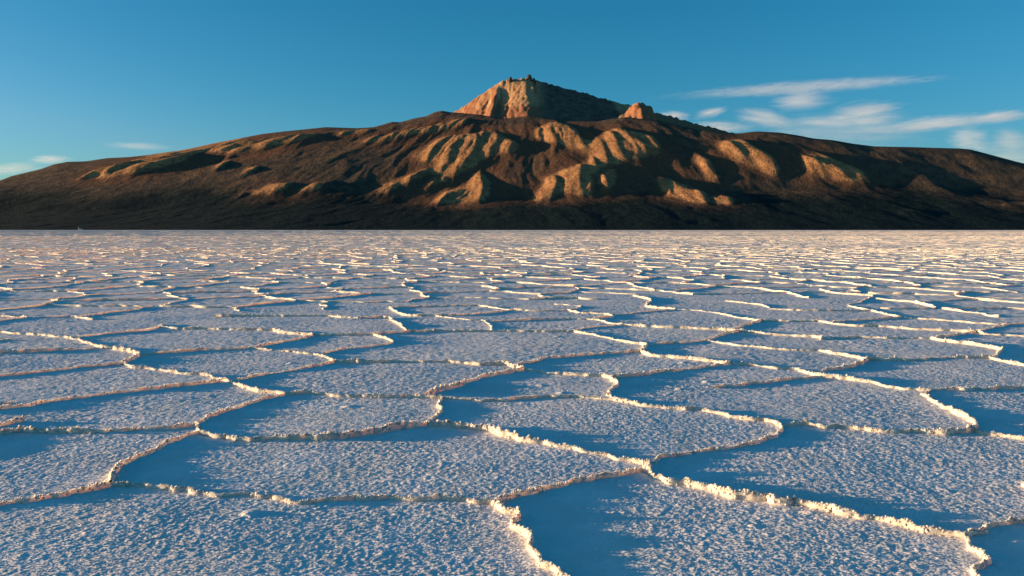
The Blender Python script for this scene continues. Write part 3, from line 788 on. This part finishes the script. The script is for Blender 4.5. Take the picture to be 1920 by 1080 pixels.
summit = np.maximum(cz, knob)
# hold the skyline where it was surveyed
elev_now = (z - CAM_H) / gy
lim = np.where(Hs > 0, Hs, 0) * 1.004
over = (elev_now > lim) & (cone < 0.05)
z = np.where(over & (t > 0), lim * gy + 0.15 * (z - lim * gy), z)
bare = (summit > z - 4).astype(np.float32)
z = np.maximum(z, summit)

def mat_mountain():
    t = NT('mountain'); p = t.coord()
    sep = t.node('ShaderNodeSeparateXYZ'); t.l.new(p, sep.inputs[0])
    zz = sep.outputs['Z']
    g = t.node('ShaderNodeNewGeometry'); ns = t.node('ShaderNodeSeparateXYZ'); t.l.new(g.outputs['True Normal'], ns.inputs[0])
    stretched = t.scale_vec(p, (1.0, 0.35, 0.35))
    n1 = t.noise(stretched, 1 / 420.0, 6, 0.6); n2 = t.noise(p, 1 / 90.0, 6, 0.65); n3 = t.noise(p, 1 / 25.0, 4, 0.7)
    scrub_shade = t.mix(t.ramp(n2, 0.35, 0.65), (0.007, 0.018, 0.020), (0.014, 0.028, 0.028))  # scrub tone with the shade of the fans put into its colour
    lit_grass = t.mix(t.ramp(n2, 0.35, 0.68), (0.28, 0.146, 0.070), (0.45, 0.245, 0.112))
    lit_grass = t.mix(t.ramp(n3, 0.52, 0.70), lit_grass, (0.060, 0.045, 0.028))
    # painted sunlight on grassy spurs; scrub on the fans darkened to stand for shade
    hgt = t.math('ADD', zz, t.math('MULTIPLY', t.math('SUBTRACT', n1, 0.5), 420.0))
    lit_mask = t.node('ShaderNodeAttribute', attribute_name='lit_grass').outputs['Fac']
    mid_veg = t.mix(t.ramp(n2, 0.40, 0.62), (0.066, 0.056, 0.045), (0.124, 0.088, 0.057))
    c = t.mix(t.ramp(hgt, 220.0, 420.0), scrub_shade, mid_veg)
    wide = t.node('ShaderNodeAttribute', attribute_name='lit_wide').outputs['Fac']
    c = t.mix(t.ramp(t.math('ADD', wide, t.math('MULTIPLY', t.math('SUBTRACT', n2, 0.5), 0.5)), 0.05, 0.55), c, t.mix(t.ramp(n3, 0.4, 0.65), (0.15, 0.080, 0.048), (0.10, 0.061, 0.042)))  # dimmer warm light painted in a wide belt round the sunlit patches
    c = t.mix(t.ramp(t.math('ADD', lit_mask, t.math('MULTIPLY', t.math('SUBTRACT', n2, 0.5), 0.5)), 0.25, 0.60), c, lit_grass)
    # bare altered rock of the summit: rust, ochre and cream bands running down the fall line
    band = t.noise(t.scale_vec(p, (1.0, 0.08, 0.12)), 1 / 70.0, 5, 0.6, 0.6)
    rock = t.mix(t.ramp(band, 0.36, 0.52), (0.27, 0.105, 0.055), (0.36, 0.21, 0.11))
    rock = t.mix(t.ramp(band, 0.52, 0.64), rock, (0.50, 0.38, 0.24))
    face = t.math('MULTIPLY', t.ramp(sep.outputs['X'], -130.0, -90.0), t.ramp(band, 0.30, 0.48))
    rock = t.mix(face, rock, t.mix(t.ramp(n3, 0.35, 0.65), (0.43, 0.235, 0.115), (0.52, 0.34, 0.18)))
    grey = t.mix(t.ramp(n2, 0.4, 0.6), (0.095, 0.075, 0.060), (0.17, 0.13, 0.10))
    rock = t.mix(t.ramp(t.math('ADD', zz, t.math('MULTIPLY', t.math('SUBTRACT', n2, 0.5), 150.0)), 1420.0, 1300.0), rock, (0.30, 0.145, 0.08))
    xx = t.math('ADD', sep.outputs['X'], t.math('MULTIPLY', t.math('SUBTRACT', n2, 0.5), 160.0))
    far_right = t.ramp(xx, 1150.0, 1250.0)
    rock = t.mix(t.math('MULTIPLY', t.ramp(xx, 230.0, 420.0), t.math('SUBTRACT', 1.0, far_right)), rock, grey)
    c = t.mix(t.ramp(t.math('ADD', t.node('ShaderNodeAttribute', attribute_name='bare').outputs['Fac'], t.math('MULTIPLY', t.math('SUBTRACT', n2, 0.5), 0.6)), 0.35, 0.65), c, rock)
    b = t.bump(n2, 0.8, 22.0)
    b = t.bump(t.noise(p, 1 / 32.0, 5, 0.7), 0.8, 9.0, b)
    return t.principled(c, 0.95, 0.05, b)
M_MTN = mat_mountain()
I = np.arange(gx.size).reshape(gx.shape)
Q = np.stack([I[:-1, :-1], I[1:, :-1], I[1:, 1:], I[:-1, 1:]], -1).reshape(-1, 4)
mountain = link('mountain', mesh_from('mountain', np.c_[gx.ravel(), gy.ravel(), z.ravel()], Q, M_MTN, smooth=True))
at = mountain.data.attributes.new('lit_grass', 'FLOAT', 'POINT')
at.data.foreach_set('value', np.clip(blur(blur(L, 3, 0, 2), 3, 1, 2) * 1.15, 0, 1).astype(np.float32).ravel())  # colour mask from the sunlit patches, narrow blur
at = mountain.data.attributes.new('lit_wide', 'FLOAT', 'POINT')
at.data.foreach_set('value', np.clip(blur(blur(L, 16, 0, 2), 10, 1, 2) * 2.2, 0, 1).astype(np.float32).ravel())  # same sunlit patches, blurred wide for the dimmer painted tone
at = mountain.data.attributes.new('bare', 'FLOAT', 'POINT')
at.data.foreach_set('value', np.maximum(blur(blur(bare, 1, 0, 1), 1, 1, 1), 1.5 * blur(blur(bare, 4, 0, 2), 13, 1, 2)).astype(np.float32).ravel())
tag(mountain, 'dark volcano with golden lit spurs and a rust coloured bare summit', kind='structure')

# crags standing on the summit rim
def crag(px_, elev_top, w, h, depth, seed):
    r = random.Random(seed); bmx = bmesh.new()
    n, rows = 9, 5
    ring = []
    for j in range(rows):
        f = j / (rows - 1); rad = w * (1 - 0.55 * f ** 1.5)
        ring.append([bmx.verts.new((rad * math.cos(a) * r.uniform(0.75, 1.2), 0.8 * rad * math.sin(a) * r.uniform(0.75, 1.2), h * f * r.uniform(0.9, 1.1) - (14 if j == 0 else 0))) for a in [2 * math.pi * k / n for k in range(n)]])
    top = bmx.verts.new((r.uniform(-0.2, 0.2) * w, 0, h * 1.12))
    for j in range(rows - 1):
        for k in range(n): bmx.faces.new((ring[j][k], ring[j][(k + 1) % n], ring[j + 1][(k + 1) % n], ring[j + 1][k]))
    for k in range(n): bmx.faces.new((ring[-1][k], ring[-1][(k + 1) % n], top))
    me = bpy.data.meshes.new('rock_crag'); bmx.to_mesh(me); bmx.free(); me.materials.append(M_MTN)
    return link('rock_crag', me, mountain, (px_ * depth / 1000.0, depth, elev_top * depth / 1000.0 - h))
for c_ in [(-2.0, 187.1, 34, 70, 9455, 1), (3.9, 184.5, 26, 46, 9465, 2), (21.0, 189.7, 40, 86, 9462, 3), (26.9, 185.8, 28, 54, 9458, 4)]: crag(*c_)

# tiny pale building on the far shore
def boxm(name, x0, x1, y0, y1, z0, z1, mat, parent):
    v = np.array([(x, y, zz_) for x in (x0, x1) for y in (y0, y1) for zz_ in (z0, z1)], float)
    f = np.array([(0, 1, 3, 2), (4, 6, 7, 5), (0, 4, 5, 1), (2, 3, 7, 6), (0, 2, 6, 4), (1, 5, 7, 3)])
    return link(name, mesh_from(name, v, f, mat), parent)
def plain(name, col, rough=0.8):
    t_ = NT(name); n_ = t_.noise(t_.coord(), 0.8, 4)
    return t_.principled(t_.mix(t_.ramp(n_, 0.3, 0.7), tuple(c * 0.85 for c in col), col), rough, 0.2)
M_WALL, M_ROOF, M_DARK = plain('whitewash', (0.62, 0.60, 0.56)), plain('tin_roof', (0.35, 0.36, 0.36)), plain('dark_opening', (0.03, 0.03, 0.035))
hx, hy = -539.5 / 1000 * 5170, 5170.0
iz = float(z[np.argmin(abs(MX - hx)), np.argmin(abs(MY - hy))])
house = bpy.data.objects.new('house', None); COL.objects.link(house); house.location = (hx, hy, max(iz, 0) + 1.0)
tag(house, 'tiny pale building at the foot of the dark slope on the far left shore', 'house')
boxm('wall', -4, 16, -5, 5, -2, 6.5, M_WALL, house)
rv = np.array([(-5, -6, 6.5), (17, -6, 6.5), (17, 6, 6.5), (-5, 6, 6.5), (-5, 0, 10), (17, 0, 10)], float)
link('roof', mesh_from('roof', rv, [np.array([(0, 1, 5, 4), (2, 3, 4, 5), (0, 3, 2, 1)]), np.array([(0, 4, 3), (1, 2, 5)])], M_ROOF), house)
boxm('tower', -3.6, 0.4, -5.6, -1.6, -2, 17, M_WALL, house)
boxm('door', 5, 7.4, -5.15, -4.9, -1.5, 2.2, M_DARK, house)
for wx in (9.5, 13.0): boxm('window', wx, wx + 1.6, -5.12, -4.9, 2.0, 4.2, M_DARK, house)

# ------------------------------------------------------------------ cirrus: volumes far behind the mountain
# (x, z) of both ends, half thickness, distance (metres), density, label
CLOUDS = [
 ((9539, 7295), (22370, 8118), 356, 44000, 1.0, 'long thin cirrus streak high above the right flank'),
 ((6901, 5339), (8303, 5312), 342, 38000, 1.0, 'small white cloud wisp touching the slope right of the reddish knob'),
 ((8603, 5312), (9998, 5635), 308, 38000, 0.9, 'short tilted cloud wisp just above the saddle right of the summit'),
 ((8696, 5072), (11728, 4996), 396, 40000, 1.0, 'low white cloud band resting on the saddle skyline'),
 ((11132, 5776), (13700, 5256), 540, 40000, 0.9, 'wedge shaped cloud wisp sloping down to the lower right below the long streak'),
 ((13259, 6478), (16060, 6585), 627, 41000, 0.8, 'small fluffy cloud patch directly under the long thin streak'),
 ((16511, 5838), (19692, 5892), 886, 41000, 0.9, 'largest fluffy cloud patch in the middle of the cloud field'),
 ((14550, 5594), (23046, 5474), 1490, 46000, 0.45, 'wide pale veil of cloud above the right hand skyline'),
 ((20674, 5594), (25198, 5818), 503, 43000, 0.9, 'level cloud streak below and right of the fluffy patch'),
 ((24053, 5762), (26674, 5901), 454, 42000, 1.2, 'bright cloud streak at the right edge of the photo'),
 ((22844, 4943), (24658, 4561), 907, 42000, 0.7, 'faint ragged cloud patch over the right flank'),
 ((25087, 4943), (26741, 4448), 756, 42000, 0.7, 'faint cloud patch below the bright streak at the right edge'),
 ((26621, 4613), (32664, 4205), 1296, 48000, 0.5, 'pale low veil of cloud where the right skyline drops'),
 ((-23736, 3428), (-21988, 3532), 288, 40000, 0.9, 'bright small cloud above the left skyline'),
 ((-19928, 4160), (-17028, 4108), 216, 40000, 0.6, 'thin cloud sliver above the left slope, right of the bright small cloud'),
 ((-29106, 3106), (-25885, 3511), 436, 44000, 0.7, 'cloud band low at the left edge of the photo'),
 ((15286, 5844), (19260, 5594), 310, 43000, 0.7, 'thin wisp joining the fluffy patches from below'),
 ((19274, 5589), (24903, 5738), 324, 45000, 0.7, 'narrow streak just above the right skyline, under the level streak'),
]
def mat_cloud(name, length, thick, depth, dens, k):
    t = NT(name)
    tc_ = t.node('ShaderNodeTexCoord').outputs['Object']
    ln = t.node('ShaderNodeVectorMath', operation='LENGTH'); t.l.new(tc_, ln.inputs[0])
    off = t.node('ShaderNodeVectorMath', operation='ADD'); t.l.new(tc_, off.inputs[0]); off.inputs[1].default_value = (k * 3.1, k * 1.7, k * 0.9)
    asp = length / (thick * 4.0)
    n1 = t.noise(t.scale_vec(off.outputs[0], (max(asp * 0.7, 0.7), depth / (thick * 7.0), 2.4)), 2.0, 9, 0.70, 1.2)
    fall = t.math('SUBTRACT', 1.0, t.math('POWER', ln.outputs['Value'], 2.0), clamp=True)
    d = t.math('SUBTRACT', t.math('ADD', n1, t.math('MULTIPLY', fall, 0.34)), 0.64, clamp=True)
    d = t.math('MULTIPLY', t.math('MULTIPLY', d, fall), dens * 3.2 / depth)
    v = t.node('ShaderNodeVolumePrincipled')
    v.inputs['Color'].default_value = (0.98, 0.985, 1.0, 1)
    v.inputs['Anisotropy'].default_value = 0.0
    t.l.new(d, v.inputs['Density'])
    t.l.new(v.outputs[0], t.out.inputs['Volume'])
    return t.m
for k, (a, b, th, d, den, lab_) in enumerate(CLOUDS):
    bmc = bmesh.new(); bmesh.ops.create_icosphere(bmc, subdivisions=3, radius=1.0)
    L_ = 0.5 * math.hypot(b[0] - a[0], b[1] - a[1]) * 1.55
    dep = min(L_ * 0.9, 2600.0)
    for v in bmc.verts:                     # tapered, uneven outline
        f = 1 - 0.25 * abs(v.co.x) + 0.10 * math.sin(v.co.x * 5 + k) 
        v.co.z *= f; v.co.z += 0.12 * math.sin(v.co.x * 3.2 + k * 1.3)
    me = bpy.data.meshes.new('cloud'); bmc.to_mesh(me); bmc.free()
    me.materials.append(mat_cloud('cloud_%d' % k, L_, th, dep, den, k))
    o = link('cloud', me, None, ((a[0] + b[0]) / 2, d, (a[1] + b[1]) / 2))
    o.scale = (L_, dep, th)
    o.rotation_euler = (0, -math.atan2(b[1] - a[1], b[0] - a[0]), 0)
    tag(o, lab_, 'cloud', 'cirrus clouds behind the mountain')
